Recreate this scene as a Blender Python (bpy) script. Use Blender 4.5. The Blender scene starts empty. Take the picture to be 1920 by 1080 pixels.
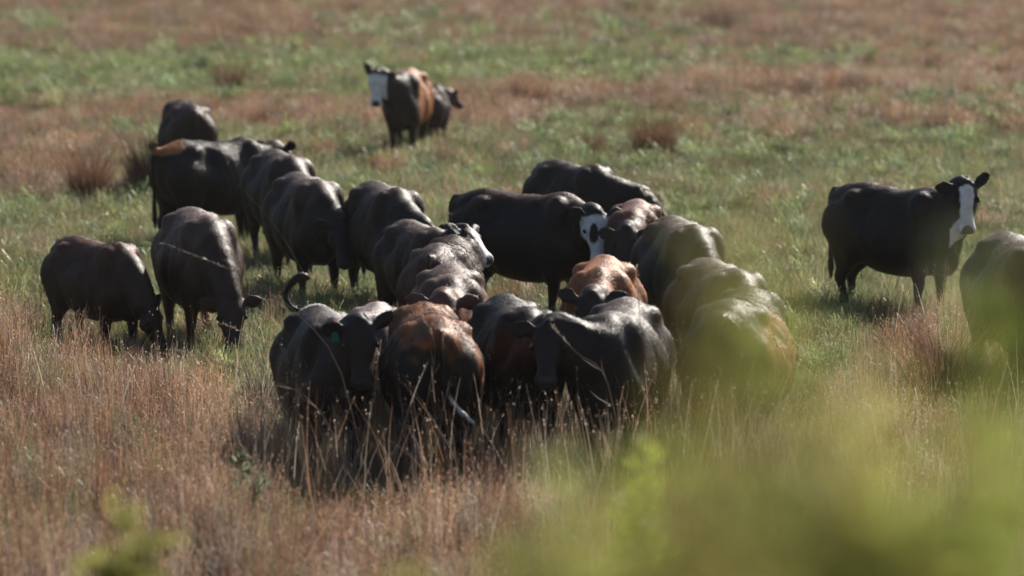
import bpy, math, random
import numpy as np
from mathutils import Vector, Matrix, noise

# ---------------------------------------------------------------- camera, sky, sun, exposure
R = math.radians
scene = bpy.context.scene
COL = scene.collection
HCAM = 5.2                      # metres above the meadow
FPX = 7200.0                    # focal length in pixels of a 1920 wide picture
DS = FPX / 9000.0
HOR = -307.0                    # picture row of the horizon
PITCH = math.atan((540 - HOR) / FPX)
cam_d = bpy.data.cameras.new('camera')
cam_d.sensor_width = 36.0
cam_d.lens = 36.0 * FPX / 1920.0
cam_d.clip_start = 0.5
cam_d.clip_end = 5000
cam_d.dof.use_dof = True
cam_d.dof.focus_distance = 36.0
cam_d.dof.aperture_fstop = cam_d.lens / 1000.0 / 0.10
cam = bpy.data.objects.new('camera', cam_d)
cam.location = (0, 0, HCAM)
cam.rotation_euler = (R(90) - PITCH, 0, 0)
COL.objects.link(cam)
scene.camera = cam

SUN_EL, SUN_AZ = R(37), R(35)   # azimuth measured from +Y towards +X
world = bpy.data.worlds.new('World')
scene.world = world
world.use_nodes = True
wn = world.node_tree
wn.nodes.clear()
wo = wn.nodes.new('ShaderNodeOutputWorld')
wb = wn.nodes.new('ShaderNodeBackground')
ws = wn.nodes.new('ShaderNodeTexSky')
ws.sky_type = 'NISHITA'
ws.sun_disc = False
ws.sun_elevation = SUN_EL
ws.sun_rotation = SUN_AZ
ws.air_density = 1.0
ws.dust_density = 2.0
wb.inputs['Strength'].default_value = 0.06
wn.links.new(ws.outputs[0], wb.inputs['Color'])
wn.links.new(wb.outputs[0], wo.inputs['Surface'])
sun_d = bpy.data.lights.new('sun', 'SUN')
sun_d.energy = 5.0
sun_d.angle = R(0.53)
sun_d.color = (1.0, 0.93, 0.84)
sun = bpy.data.objects.new('sun', sun_d)
sdir = Vector((math.sin(SUN_AZ) * math.cos(SUN_EL), math.cos(SUN_AZ) * math.cos(SUN_EL), math.sin(SUN_EL)))
sun.rotation_euler = sdir.to_track_quat('Z', 'Y').to_euler()
sun.location = sdir * 60
COL.objects.link(sun)

scene.view_settings.view_transform = 'Standard'
scene.view_settings.look = 'None'
scene.view_settings.exposure = 0.95
scene.view_settings.gamma = 1.0
scene.render.engine = 'CYCLES'
scene.cycles.use_denoising = True
scene.cycles.max_bounces = 6
scene.cycles.diffuse_bounces = 3
scene.cycles.glossy_bounces = 2
scene.cycles.transmission_bounces = 4
scene.cycles.transparent_max_bounces = 6
scene.cycles.caustics_reflective = False
scene.cycles.caustics_refractive = False

rng = np.random.default_rng(7)
random.seed(7)

# ---------------------------------------------------------------- helpers
def bank(y):
    """height of the bank the camera stands on, falling to the flat meadow"""
    t = np.clip((np.asarray(y, float) - 4.0) / 19.5, 0, 1)
    return 3.6 * (1 - t * t * (3 - 2 * t))

def zg(x, y):
    x = np.asarray(x, float); y = np.asarray(y, float)
    return bank(y) + 0.05 * np.sin(x * 0.31 + 1.3) * np.sin(y * 0.17) + 0.03 * np.sin(x * 0.9 + y * 0.43)

def at(px, py):
    """ground point seen at pixel (px, py) of the 1920x1080 frame, meadow taken as flat"""
    a = PITCH + math.atan((py - 540) / FPX)
    y = HCAM / math.tan(a)
    # horizontal offset at that depth
    dep = y * math.cos(PITCH) + HCAM * math.sin(PITCH)
    return Vector(((px - 960) / FPX * dep, y, 0.0))

def at_dist(px, py, y):
    """point at distance y on the ray through pixel (px, py)"""
    y = y * DS
    a = PITCH + math.atan((py - 540) / FPX)
    z = HCAM - y * math.tan(a)
    dep = y * math.cos(PITCH) + (HCAM - z) * math.sin(PITCH)
    return Vector(((px - 960) / FPX * dep, y, z))

def to_px(x, y, z=0.0):
    dep = y * math.cos(PITCH) + (HCAM - z) * math.sin(PITCH)
    v = (HCAM - z) * math.cos(PITCH) - y * math.sin(PITCH)
    return 960 + FPX * x / dep, 540 + FPX * v / dep

def tag(o, label=None, cat=None, group=None, kind=None):
    if label: o['label'] = label
    if cat: o['category'] = cat
    if group: o['group'] = group
    if kind: o['kind'] = kind
    return o

def mesh_obj(name, verts, faces, mat=None, parent=None, smooth=True):
    me = bpy.data.meshes.new(name)
    me.from_pydata([tuple(v) for v in verts], [], faces)
    me.update()
    if smooth:
        me.polygons.foreach_set('use_smooth', [True] * len(me.polygons))
    o = bpy.data.objects.new(name, me)
    if mat: me.materials.append(mat)
    COL.objects.link(o)
    if parent: o.parent = parent
    return o

def new_mat(name):
    m = bpy.data.materials.new(name)
    m.use_nodes = True
    m.node_tree.nodes.clear()
    return m, m.node_tree.nodes, m.node_tree.links

# ---------------------------------------------------------------- materials
def coat_material():
    m, N, L = new_mat('cow_coat')
    out = N.new('ShaderNodeOutputMaterial')
    p = N.new('ShaderNodeBsdfPrincipled')
    at_ = N.new('ShaderNodeAttribute'); at_.attribute_name = 'coat'
    tc = N.new('ShaderNodeTexCoord')
    n1 = N.new('ShaderNodeTexNoise'); n1.inputs['Scale'].default_value = 9; n1.inputs['Detail'].default_value = 5
    mp = N.new('ShaderNodeMapping'); mp.inputs['Scale'].default_value = (1.0, 1.0, 0.3)
    n2 = N.new('ShaderNodeTexNoise'); n2.inputs['Scale'].default_value = 70; n2.inputs['Detail'].default_value = 4
    L.new(tc.outputs['Object'], n1.inputs['Vector'])
    L.new(tc.outputs['Object'], mp.inputs['Vector'])
    L.new(mp.outputs[0], n2.inputs['Vector'])
    mr = N.new('ShaderNodeMapRange')
    mr.inputs['From Min'].default_value = .3; mr.inputs['From Max'].default_value = .7
    mr.inputs['To Min'].default_value = .72; mr.inputs['To Max'].default_value = 1.3
    L.new(n1.outputs['Fac'], mr.inputs['Value'])
    mul = N.new('ShaderNodeVectorMath'); mul.operation = 'SCALE'
    L.new(at_.outputs['Color'], mul.inputs[0]); L.new(mr.outputs[0], mul.inputs['Scale'])
    L.new(mul.outputs[0], p.inputs['Base Color'])
    rr = N.new('ShaderNodeMapRange')
    rr.inputs['To Min'].default_value = .46; rr.inputs['To Max'].default_value = .62
    L.new(n1.outputs['Fac'], rr.inputs['Value'])
    L.new(rr.outputs[0], p.inputs['Roughness'])
    p.inputs['Specular IOR Level'].default_value = .28
    p.inputs['Sheen Weight'].default_value = .02
    p.inputs['Sheen Roughness'].default_value = .45
    p.inputs['Sheen Tint'].default_value = (.9, .8, .75, 1)
    b1 = N.new('ShaderNodeBump'); b1.inputs['Strength'].default_value = .35; b1.inputs['Distance'].default_value = .014
    b2 = N.new('ShaderNodeBump'); b2.inputs['Strength'].default_value = .5; b2.inputs['Distance'].default_value = .006
    L.new(n1.outputs['Fac'], b1.inputs['Height'])
    L.new(n2.outputs['Fac'], b2.inputs['Height'])
    L.new(b1.outputs[0], b2.inputs['Normal'])
    L.new(b2.outputs[0], p.inputs['Normal'])
    L.new(p.outputs[0], out.inputs['Surface'])
    return m

def plain_material(name, col, rough=.5, noise_amt=.2, spec=.5):
    m, N, L = new_mat(name)
    out = N.new('ShaderNodeOutputMaterial'); p = N.new('ShaderNodeBsdfPrincipled')
    n = N.new('ShaderNodeTexNoise'); n.inputs['Scale'].default_value = 30
    mr = N.new('ShaderNodeMapRange'); mr.inputs['To Min'].default_value = 1 - noise_amt; mr.inputs['To Max'].default_value = 1 + noise_amt
    L.new(n.outputs['Fac'], mr.inputs['Value'])
    mul = N.new('ShaderNodeVectorMath'); mul.operation = 'SCALE'
    mul.inputs[0].default_value = col; L.new(mr.outputs[0], mul.inputs['Scale'])
    L.new(mul.outputs[0], p.inputs['Base Color'])
    p.inputs['Roughness'].default_value = rough
    p.inputs['Specular IOR Level'].default_value = spec
    L.new(p.outputs[0], out.inputs['Surface'])
    return m

def foliage_material(name, instancer, col=(1, 1, 1), trans=.5, spec=.05):
    """thin leaf: diffuse + translucent + a little gloss, tinted per plant and per blade"""
    m, N, L = new_mat(name)
    out = N.new('ShaderNodeOutputMaterial')
    blade = N.new('ShaderNodeAttribute'); blade.attribute_name = 'bcol'
    mul = N.new('ShaderNodeVectorMath'); mul.operation = 'MULTIPLY'
    L.new(blade.outputs['Color'], mul.inputs[0])
    if instancer:
        t = N.new('ShaderNodeAttribute'); t.attribute_type = 'INSTANCER'; t.attribute_name = 'tint'
        L.new(t.outputs['Color'], mul.inputs[1])
    else:
        mul.inputs[1].default_value = col
    d = N.new('ShaderNodeBsdfDiffuse'); tr = N.new('ShaderNodeBsdfTranslucent'); g = N.new('ShaderNodeBsdfGlossy')
    g.inputs['Roughness'].default_value = .45
    g.inputs['Color'].default_value = (.9, .88, .85, 1)
    L.new(mul.outputs[0], d.inputs['Color']); L.new(mul.outputs[0], tr.inputs['Color'])
    mx = N.new('ShaderNodeMixShader'); mx.inputs[0].default_value = trans
    L.new(d.outputs[0], mx.inputs[1]); L.new(tr.outputs[0], mx.inputs[2])
    fr = N.new('ShaderNodeFresnel'); fr.inputs['IOR'].default_value = 1.4
    ml = N.new('ShaderNodeMath'); ml.operation = 'MULTIPLY'; ml.inputs[1].default_value = spec
    L.new(fr.outputs[0], ml.inputs[0])
    mx2 = N.new('ShaderNodeMixShader')
    L.new(ml.outputs[0], mx2.inputs[0]); L.new(mx.outputs[0], mx2.inputs[1]); L.new(g.outputs[0], mx2.inputs[2])
    L.new(mx2.outputs[0], out.inputs['Surface'])
    return m

M_COAT = coat_material()
def hair_material():
    m, N, L = new_mat('cow_hair')
    out = N.new('ShaderNodeOutputMaterial'); at_ = N.new('ShaderNodeAttribute'); at_.attribute_name = 'coat'
    p = N.new('ShaderNodeBsdfPrincipled'); L.new(at_.outputs['Color'], p.inputs['Base Color'])
    p.inputs['Roughness'].default_value = .50; p.inputs['Specular IOR Level'].default_value = .26
    L.new(p.outputs[0], out.inputs['Surface'])
    return m
M_HAIR = hair_material()
M_EYE = plain_material('eye_dark', (.01, .008, .006), .08, .1, .6)
M_TAG_G = plain_material('ear_tag_green', (.01, .10, .075), .7, .2, .1)
M_TAG_R = plain_material('ear_tag_red', (.22, .06, .06), .45)
M_GRASS = foliage_material('grass_blades', True)

# ---------------------------------------------------------------- ground
def ground():
    xs = np.concatenate([-np.geomspace(900, 40, 14), np.arange(-38, 38.1, 1.0), np.geomspace(40, 900, 14)])
    ys = np.concatenate([[-60, -25, -10, -4], np.arange(0, 34, .8), np.arange(34, 170, 1.6), np.geomspace(172, 2200, 22)])
    X, Y = np.meshgrid(xs, ys)
    Z = zg(X, Y)
    far = np.clip((Y - 200) / 1500, 0, 1)
    Z = Z + far * 12
    v = np.stack([X.ravel(), Y.ravel(), Z.ravel()], 1)
    nx = len(xs)
    f = [(j * nx + i, j * nx + i + 1, (j + 1) * nx + i + 1, (j + 1) * nx + i) for j in range(len(ys) - 1) for i in range(nx - 1)]
    m, N, L = new_mat('meadow_soil')
    out = N.new('ShaderNodeOutputMaterial'); p = N.new('ShaderNodeBsdfPrincipled')
    tc = N.new('ShaderNodeTexCoord')
    n1 = N.new('ShaderNodeTexNoise'); n1.inputs['Scale'].default_value = .35; n1.inputs['Detail'].default_value = 6
    n2 = N.new('ShaderNodeTexNoise'); n2.inputs['Scale'].default_value = 9; n2.inputs['Detail'].default_value = 6
    L.new(tc.outputs['Object'], n1.inputs['Vector']); L.new(tc.outputs['Object'], n2.inputs['Vector'])
    cr = N.new('ShaderNodeValToRGB')
    cr.color_ramp.elements[0].position = .35; cr.color_ramp.elements[0].color = (.075, .085, .035, 1)
    cr.color_ramp.elements[1].position = .65; cr.color_ramp.elements[1].color = (.13, .095, .06, 1)
    L.new(n1.outputs['Fac'], cr.inputs[0])
    mr = N.new('ShaderNodeMapRange'); mr.inputs['To Min'].default_value = .5; mr.inputs['To Max'].default_value = 1.5
    L.new(n2.outputs['Fac'], mr.inputs['Value'])
    mul = N.new('ShaderNodeVectorMath'); mul.operation = 'SCALE'
    L.new(cr.outputs[0], mul.inputs[0]); L.new(mr.outputs[0], mul.inputs['Scale'])
    L.new(mul.outputs[0], p.inputs['Base Color'])
    p.inputs['Roughness'].default_value = .95
    p.inputs['Specular IOR Level'].default_value = .1
    b = N.new('ShaderNodeBump'); b.inputs['Distance'].default_value = .05
    L.new(n2.outputs['Fac'], b.inputs['Height']); L.new(b.outputs[0], p.inputs['Normal'])
    L.new(p.outputs[0], out.inputs['Surface'])
    o = mesh_obj('ground', v, f, m)
    o['kind'] = 'structure'
    return o
ground()

# ---------------------------------------------------------------- cow builder
NS = 24
def ring_tube(rings):
    """rings: list of NSx3 arrays -> closed loft"""
    V = []; F = []
    n = len(rings[0])
    for r in rings: V.extend(list(r))
    for k in range(len(rings) - 1):
        for i in range(n):
            j = (i + 1) % n
            F.append((k * n + i, k * n + j, (k + 1) * n + j, (k + 1) * n + i))
    c0 = len(V); V.append(np.mean(rings[0], 0)); c1 = len(V); V.append(np.mean(rings[-1], 0))
    b = (len(rings) - 1) * n
    for i in range(n):
        j = (i + 1) % n
        F.append((c0, j, i)); F.append((c1, b + i, b + j))
    return [np.array(v) for v in V], F

def interp_rows(rows, n):
    """smooth (Catmull) resampling of key rows by their first column"""
    rows = np.array(rows, float)
    t = np.arange(len(rows))
    tt = np.linspace(0, len(rows) - 1, n)
    out = []
    for q in tt:
        i = min(int(q), len(rows) - 2); u = q - i
        p0 = rows[max(i - 1, 0)]; p1 = rows[i]; p2 = rows[i + 1]; p3 = rows[min(i + 2, len(rows) - 1)]
        out.append(.5 * ((2 * p1) + (-p0 + p2) * u + (2 * p0 - 5 * p1 + 4 * p2 - p3) * u * u + (-p0 + 3 * p1 - 3 * p2 + p3) * u ** 3))
    return np.array(out)

ANG = np.linspace(0, 2 * math.pi, NS, endpoint=False)

def torso(fat=1.0):
    #  x, z top, z bottom, half width, z of widest, tent (0 round .. 1 peaked)
    rows = [(-.84, 1.13, .98, .05, 1.06, .2),
            (-.80, 1.235, .82, .20, 1.02, .45),
            (-.70, 1.295, .66, .30, .98, .55),
            (-.56, 1.33, .58, .355, .95, .6),
            (-.40, 1.34, .54, .385, .92, .55),
            (-.20, 1.315, .475, .42, .86, .4),
            (.02, 1.295, .445, .435, .83, .32),
            (.22, 1.30, .44, .415, .83, .38),
            (.38, 1.335, .455, .355, .86, .6),
            (.52, 1.33, .48, .31, .88, .65),
            (.64, 1.27, .51, .27, .88, .45),
            (.74, 1.17, .58, .205, .88, .2),
            (.82, 1.03, .72, .09, .87, .1)]
    R_ = interp_rows(rows, 44)
    rings = []
    for x, zt, zb, w, zm, tent in R_:
        w = .905 * w * (1 + (fat - 1) * (1 if abs(x) < .8 else .4))
        c = np.cos(ANG); s = np.sin(ANG)
        z = np.where(c > 0, zm + (zt - zm) * c, zm + (zm - zb) * c)
        # width profile: superellipse; upper half narrows towards a ridge
        ww = np.sign(s) * np.abs(s) ** .85
        up = np.clip(c, 0, 1)
        ww = ww * (1 - tent * .60 * up ** 1.6)
        rings.append(np.stack([np.full(NS, x), w * ww, z], 1))
    return ring_tube(rings)

def ellipsoid(c, r, n=12, m=16):
    V = []; F = []
    for i in range(1, n):
        a = math.pi * i / n
        for j in range(m):
            b = 2 * math.pi * j / m
            V.append(np.array([c[0] + r[0] * math.sin(a) * math.cos(b), c[1] + r[1] * math.sin(a) * math.sin(b), c[2] + r[2] * math.cos(a)]))
    for i in range(n - 2):
        for j in range(m):
            k = (j + 1) % m
            F.append((i * m + j, (i + 1) * m + j, (i + 1) * m + k, i * m + k))
    t = len(V); V.append(np.array([c[0], c[1], c[2] + r[2]])); b_ = len(V); V.append(np.array([c[0], c[1], c[2] - r[2]]))
    for j in range(m):
        k = (j + 1) % m
        F.append((t, j, k)); F.append((b_, (n - 2) * m + k, (n - 2) * m + j))
    return V, F

def leg(rows, side, sw, lift=0):
    """rows: x,y,z,rx,ry ; sw = forward swing at the hoof"""
    R_ = interp_rows(rows, 22)
    rings = []
    top = rows[0][2]
    for x, y, z, rx, ry in R_:
        t = np.clip((.85 - z) / .85, 0, 1)
        x = x + sw * t
        zz = z + lift * t
        rings.append(np.stack([x + rx * np.cos(ANG), side * y + ry * np.sin(ANG), np.full(NS, zz)], 1))
    rings = rings[::-1]
    return ring_tube(rings)

FRONT = [(.46, .13, 1.02, .15, .12), (.47, .18, .80, .17, .13), (.44, .19, .62, .13, .105), (.44, .175, .50, .088, .075),
         (.455, .17, .40, .064, .058), (.45, .17, .35, .056, .052), (.445, .17, .25, .04, .038), (.45, .17, .15, .043, .041),
         (.465, .17, .115, .05, .046), (.475, .17, .075, .046, .044), (.49, .17, .0, .066, .056)]
HIND = [(-.54, .13, 1.08, .20, .14), (-.54, .19, .90, .26, .16), (-.51, .215, .72, .235, .15), (-.53, .21, .57, .16, .11),
        (-.60, .20, .47, .10, .072), (-.665, .195, .39, .072, .056), (-.66, .19, .32, .052, .046), (-.635, .19, .23, .043, .04),
        (-.615, .19, .14, .047, .042), (-.60, .19, .11, .052, .046), (-.58, .19, .075, .047, .044), (-.56, .19, .0, .066, .056)]

def frame_from(d):
    d = np.array(d, float); d /= np.linalg.norm(d)
    s = np.array([-d[1], d[0], 0.0]); n = np.linalg.norm(s)
    s = s / n if n > 1e-4 else np.array([0, 1.0, 0])
    u = np.cross(d, s)
    return d, s, u

def path_tube(pts, radii, n=20, flat=None, ns=NS):
    """pts (k,3), radii (k,2) = (side, up)"""
    P = interp_rows(np.hstack([np.array(pts, float), np.array(radii, float)]), n)
    a = np.linspace(0, 2 * math.pi, ns, endpoint=False)
    rings = []
    for i in range(n):
        d = P[min(i + 1, n - 1), :3] - P[max(i - 1, 0), :3]
        d, s, u = frame_from(d)
        rings.append(P[i, :3] + np.outer(np.cos(a), s) * P[i, 3] + np.outer(np.sin(a), u) * P[i, 4])
    return ring_tube(rings)

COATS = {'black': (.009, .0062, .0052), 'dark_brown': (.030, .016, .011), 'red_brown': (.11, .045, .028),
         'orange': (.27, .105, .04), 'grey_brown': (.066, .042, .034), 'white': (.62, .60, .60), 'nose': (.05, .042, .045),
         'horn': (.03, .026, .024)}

ALL_COWS = []
ZS = 1.10
def sm(a, b, x):
    t = np.clip((x - a) / (b - a), 0, 1); return t * t * (3 - 2 * t)

def make_cow(spec):
    k = spec.get('k', 1.0)
    hd = R(spec['h'])
    poll = np.array(spec.get('poll', (1.12, 0, .70)), float)
    hyaw = R(spec.get('hw', spec['h'])) - hd        # head heading, local
    hp = R(spec.get('hp', -62))
    d = np.array([math.cos(hp) * math.cos(hyaw), math.cos(hp) * math.sin(hyaw), math.sin(hp)])
    s = np.array([-math.sin(hyaw), math.cos(hyaw), 0.0])
    roll = R(spec.get('roll', 0))
    u = np.cross(d, s)
    s, u = s * math.cos(roll) + u * math.sin(roll), u * math.cos(roll) - s * math.sin(roll)
    hs = spec.get('hs', .97)
    parts = [torso(spec.get('fat', 1.0))]
    # hip bones, tail head, shoulder blades, brisket
    for sd in (-1, 1):
        parts.append(ellipsoid((-.42, sd * .205, 1.19), (.13, .085, .085)))
        parts.append(ellipsoid((-.76, sd * .09, 1.15), (.09, .07, .08)))
        parts.append(ellipsoid((.46, sd * .15, 1.05), (.17, .15, .26)))
        parts.append(ellipsoid((.58, sd * .17, .80), (.16, .13, .20)))
        parts.append(ellipsoid((-.56, sd * .20, .92), (.27, .19, .26)))
    parts.append(ellipsoid((-.80, 0, 1.235), (.08, .045, .045)))
    parts.append(ellipsoid((.66, 0, .64), (.17, .13, .17)))
    st = spec.get('legs', (.06, -.08, -.06, .09))
    parts.append(leg(FRONT, 1, st[0])); parts.append(leg(FRONT, -1, st[1]))
    parts.append(leg(HIND, 1, st[2])); parts.append(leg(HIND, -1, st[3]))
    # neck
    neck_end = poll + d * .04 * hs - u * .05
    b0 = np.array([.36, 0, 1.02]); b1 = np.array([.60, 0, .98])
    mid = (b1 + neck_end) / 2 + np.array([.02, 0, .03 if poll[2] < .9 else -.02])
    mid2 = neck_end * .8 + mid * .2 - d * .02
    parts.append(path_tube([b0, b1, mid, mid2, neck_end], [(.20, .28), (.20, .28), (.165, .235), (.135, .185), (.125, .145)], 24))
    # head
    hr = [(-.04, .07, .075, .0), (.0, .118, .115, -.01), (.055, .140, .135, -.02), (.12, .142, .145, -.03), (.19, .130, .138, -.04), (.26, .105, .12, -.045),
          (.33, .088, .10, -.045), (.385, .090, .090, -.045), (.43, .105, .086, -.045), (.465, .103, .076, -.05), (.49, .07, .05, -.055)]
    H = interp_rows(hr, 30); rings = []
    for l, wd, ht, off in H:
        c = np.cos(ANG); sn = np.sin(ANG)
        wv = wd * np.sign(c) * np.abs(c) ** .85
        tv = ht * np.where(sn > 0, .80 * np.abs(sn) ** .8, -np.abs(sn)) 
        narrow = np.where(sn < 0, 1 - .35 * np.abs(sn), 1.0)
        rings.append(poll + d * l * hs + np.outer(wv * narrow * hs, s) + np.outer(tv * hs + off * hs, u))
    parts.append(ring_tube(rings))
    def hl(l, a, b): return poll + hs * (d * l + s * a + u * b)
    parts.append(ellipsoid(hl(-.02, 0, .055), (.06 * hs, .06 * hs, .045 * hs)))       # poll knob
    for sd in (-1, 1):
        parts.append(ellipsoid(hl(.145, sd * .118, .03), (.036 * hs, .034 * hs, .032 * hs)))   # brow
        parts.append(ellipsoid(hl(.15, sd * .085, -.10), (.09 * hs, .045 * hs, .07 * hs)))    # jaw
        parts.append(ellipsoid(hl(.445, sd * .055, -.01), (.028 * hs, .026 * hs, .022 * hs)))  # nostril wing
    # ears: flattened leaf lofts
    er = spec.get('ears', (10, 10)); el = spec.get('ear_len', .245)
    ear_tips = []
    for sd, rise in ((1, er[0]), (-1, er[1])):
        rise = R(rise)
        base = hl(.035, sd * .112, .01)
        ed = s * sd * math.cos(rise) + (u * .35 - d * .94) * math.sin(rise) - d * .12
        ed /= np.linalg.norm(ed)
        wdir = -d + ed * np.dot(d, ed); wdir /= np.linalg.norm(wdir)      # blade of the ear lies across the head axis
        wdir = wdir * .75 + u * .5; wdir -= ed * np.dot(wdir, ed); wdir /= np.linalg.norm(wdir)
        nrm = np.cross(ed, wdir)
        prof = interp_rows([(0, .03, .028), (.05, .048, .026), (.11, .076, .020), (.17, .072, .018), (.215, .048, .016), (el, .012, .012)], 14)
        rg = []
        for l, a_, t_ in prof:
            cc = base + ed * l * hs - wdir * (.02 * l / el) 
            pts = np.outer(np.cos(ANG) * a_ * hs, wdir) + np.outer(np.sin(ANG) * t_ * hs, nrm)
            cup = (np.cos(ANG) ** 2)[:, None] * nrm * .020 * (a_ / .06)
            rg.append(cc + pts - cup)
        parts.append(ring_tube(rg))
        ear_tips.append((base, ed, wdir, nrm))
    # tail
    tl = spec.get('tail', 'down')
    tb = np.array([-.81, 0, 1.235])
    if tl == 'down':
        tw = spec.get('tail_swing', .0)
        tp = [tb, (-.89, 0, 1.17), (-.90, tw * .1, .98), (-.89, tw * .35, .76), (-.885, tw * .75, .58), (-.88, tw, .46), (-.88, tw * 1.15, .34)]
        tr = [(.04, .035), (.032, .03), (.024, .024), (.021, .021), (.030, .030), (.040, .035), (.014, .014)]
    else:
        tp = [tb + np.array([.02, 0, 0])] + [np.array(q) for q in spec['tail_path']]
        n_ = len(tp); e_ = spec.get('tuft', .036)
        tr = [(.038, .034)] + [(.027, .027)] * (n_ - 4) + [(e_, e_), (e_ * 1.1, e_ * 1.1), (.014, .014)]
    parts.append(path_tube(tp, tr, 34, ns=16))
    # merge -> voxel remesh into one surface
    V = []; F = []
    for v, f in parts:
        b = len(V); V.extend(v); F.extend([tuple(b + i for i in q) for q in f])
    me0 = bpy.data.meshes.new('raw'); me0.from_pydata([tuple(p) for p in V], [], F); me0.update()
    tmp = bpy.data.objects.new('raw', me0); COL.objects.link(tmp)
    rm = tmp.modifiers.new('r', 'REMESH'); rm.mode = 'VOXEL'; rm.voxel_size = .0165
    sm_ = tmp.modifiers.new('s', 'SMOOTH'); sm_.factor = .5; sm_.iterations = 7
    dg = bpy.context.evaluated_depsgraph_get()
    ev = tmp.evaluated_get(dg)
    me = bpy.data.meshes.new_from_object(ev)
    bpy.data.objects.remove(tmp); bpy.data.meshes.remove(me0)
    n = len(me.vertices)
    co = np.empty(n * 3); me.vertices.foreach_get('co', co); co = co.reshape(-1, 3)
    no = np.empty(n * 3); me.vertices.foreach_get('normal', no); no = no.reshape(-1, 3)
    ne = len(me.edges); ed_ = np.empty(ne * 2, np.int32); me.edges.foreach_get('vertices', ed_); ed_ = ed_.reshape(-1, 2)
    deg = np.bincount(ed_.ravel(), minlength=n).astype(float)
    q0 = (co - poll) / hs
    far_head = sm(.08, .25, np.abs((q0 @ d) - .22) - .30 + 0 * q0[:, 0]) if False else sm(.30, .48, np.linalg.norm(q0 - d * .22, axis=1))
    wS = (sm(.38, .62, co[:, 2]) * sm(-.86, -.80, co[:, 0]) * far_head * .6)[:, None]
    for _ in range(24):
        acc = np.stack([np.bincount(ed_[:, 0], co[ed_[:, 1], a_], n) + np.bincount(ed_[:, 1], co[ed_[:, 0], a_], n) for a_ in range(3)], 1)
        co = co * (1 - wS) + acc / np.maximum(deg, 1)[:, None] * wS
    seed = spec['seed'] * 3.7
    wv = (np.sin(co[:, 0] * 9 + co[:, 2] * 5 + seed) * np.sin(co[:, 2] * 8 - co[:, 0] * 3 + seed * 2) +
          .5 * np.sin(co[:, 0] * 21 + seed) * np.sin(co[:, 2] * 13 + co[:, 1] * 9))
    body_w = sm(.45, .7, co[:, 2]) * (np.abs(co[:, 0]) < .8)
    rw = np.random.default_rng(spec['seed'] + 900)
    lick = np.zeros(n)
    for q_ in range(26):
        f_ = rw.uniform(25, 95); dd = rw.normal(size=3) * np.array([.8, .8, 1.2]); dd *= f_ / np.linalg.norm(dd)
        lick += np.sin(co @ dd + rw.uniform(0, 6.28)) * (40 / f_)
    co += no * (wv * .006 * body_w + lick * .00045 * sm(.3, .5, co[:, 2]))[:, None]
    # hollows and ridges of the body: flank hollow, heart girth, thigh fold, ribs, shoulder edge
    ax, ay, az = co[:, 0], np.abs(co[:, 1]), co[:, 2]
    def gz(cx, cz, rx, rz): return np.exp(-((ax - cx) / rx) ** 2 - ((az - cz) / rz) ** 2) * sm(.12, .2, ay)
    dsp = -.065 * gz(-.22, 1.10, .12, .12) - .030 * gz(-.30, .66, .07, .18) - .026 * gz(.24, .84, .06, .26) - .030 * gz(.62, 1.02, .06, .18)
    dsp += .012 * gz(.42, 1.20, .09, .10) + .018 * gz(-.42, 1.22, .10, .06) - .018 * gz(-.62, 1.12, .08, .09) - .016 * gz(-.50, .62, .06, .1)
    dsp += .002 * np.sin(ax * 62 + az * 14) * sm(-.2, -.08, ax) * (1 - sm(.2, .3, ax)) * sm(.6, .75, az) * (1 - sm(1.1, 1.2, az))
    co += no * dsp[:, None]
    # local head coordinates of every vertex
    q = (co - poll) / hs
    hl_ = q @ d; ha = q @ s; hu = q @ u
    n3 = (np.sin(co[:, 0] * 17 + seed) + np.sin(co[:, 1] * 19 + seed * 1.3) + np.sin(co[:, 2] * 15 + seed * .7) +
          .6 * np.sin(co[:, 0] * 41 + co[:, 2] * 37) + .6 * np.sin(co[:, 1] * 43 - co[:, 2] * 31)) / 3
    inhead = (hl_ > -.03) & (hl_ < .60) & (np.abs(ha) < .175) & (hu > -.24) & (hu < .16)
    base = np.array(COATS[spec.get('coat', 'black')])
    colr = np.tile(base, (n, 1))
    def blend(mask, c):
        nonlocal colr
        c = np.array(COATS[c] if isinstance(c, str) else c)
        colr = colr * (1 - mask[:, None]) + c * mask[:, None]
    # brown: sun-bleached hair; grey: coat tone plus sun sheen painted on the back
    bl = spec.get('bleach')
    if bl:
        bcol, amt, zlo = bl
        m_ = sm(zlo - .14, zlo + .16, co[:, 2] + n3 * .07 + lick * .012) * (hl_ < -.05) * (co[:, 0] < spec.get('bleach_sheen_x', .75)) * amt
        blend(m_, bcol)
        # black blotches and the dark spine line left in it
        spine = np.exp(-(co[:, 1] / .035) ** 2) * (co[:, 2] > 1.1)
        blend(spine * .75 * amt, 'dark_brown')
    for (cx, cy, cz, rx, ry, rz, c, a) in spec.get('patches', []):
        e = ((co[:, 0] - cx) / rx) ** 2 + ((co[:, 1] - cy) / ry) ** 2 + ((co[:, 2] - cz) / rz) ** 2
        blend((1 - sm(.75, 1.15, e + n3 * .22)) * a, c)
    face = spec.get('face', 'none')
    inh = inhead.astype(float)
    hn = n3 * .010 + lick * .0012
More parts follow.
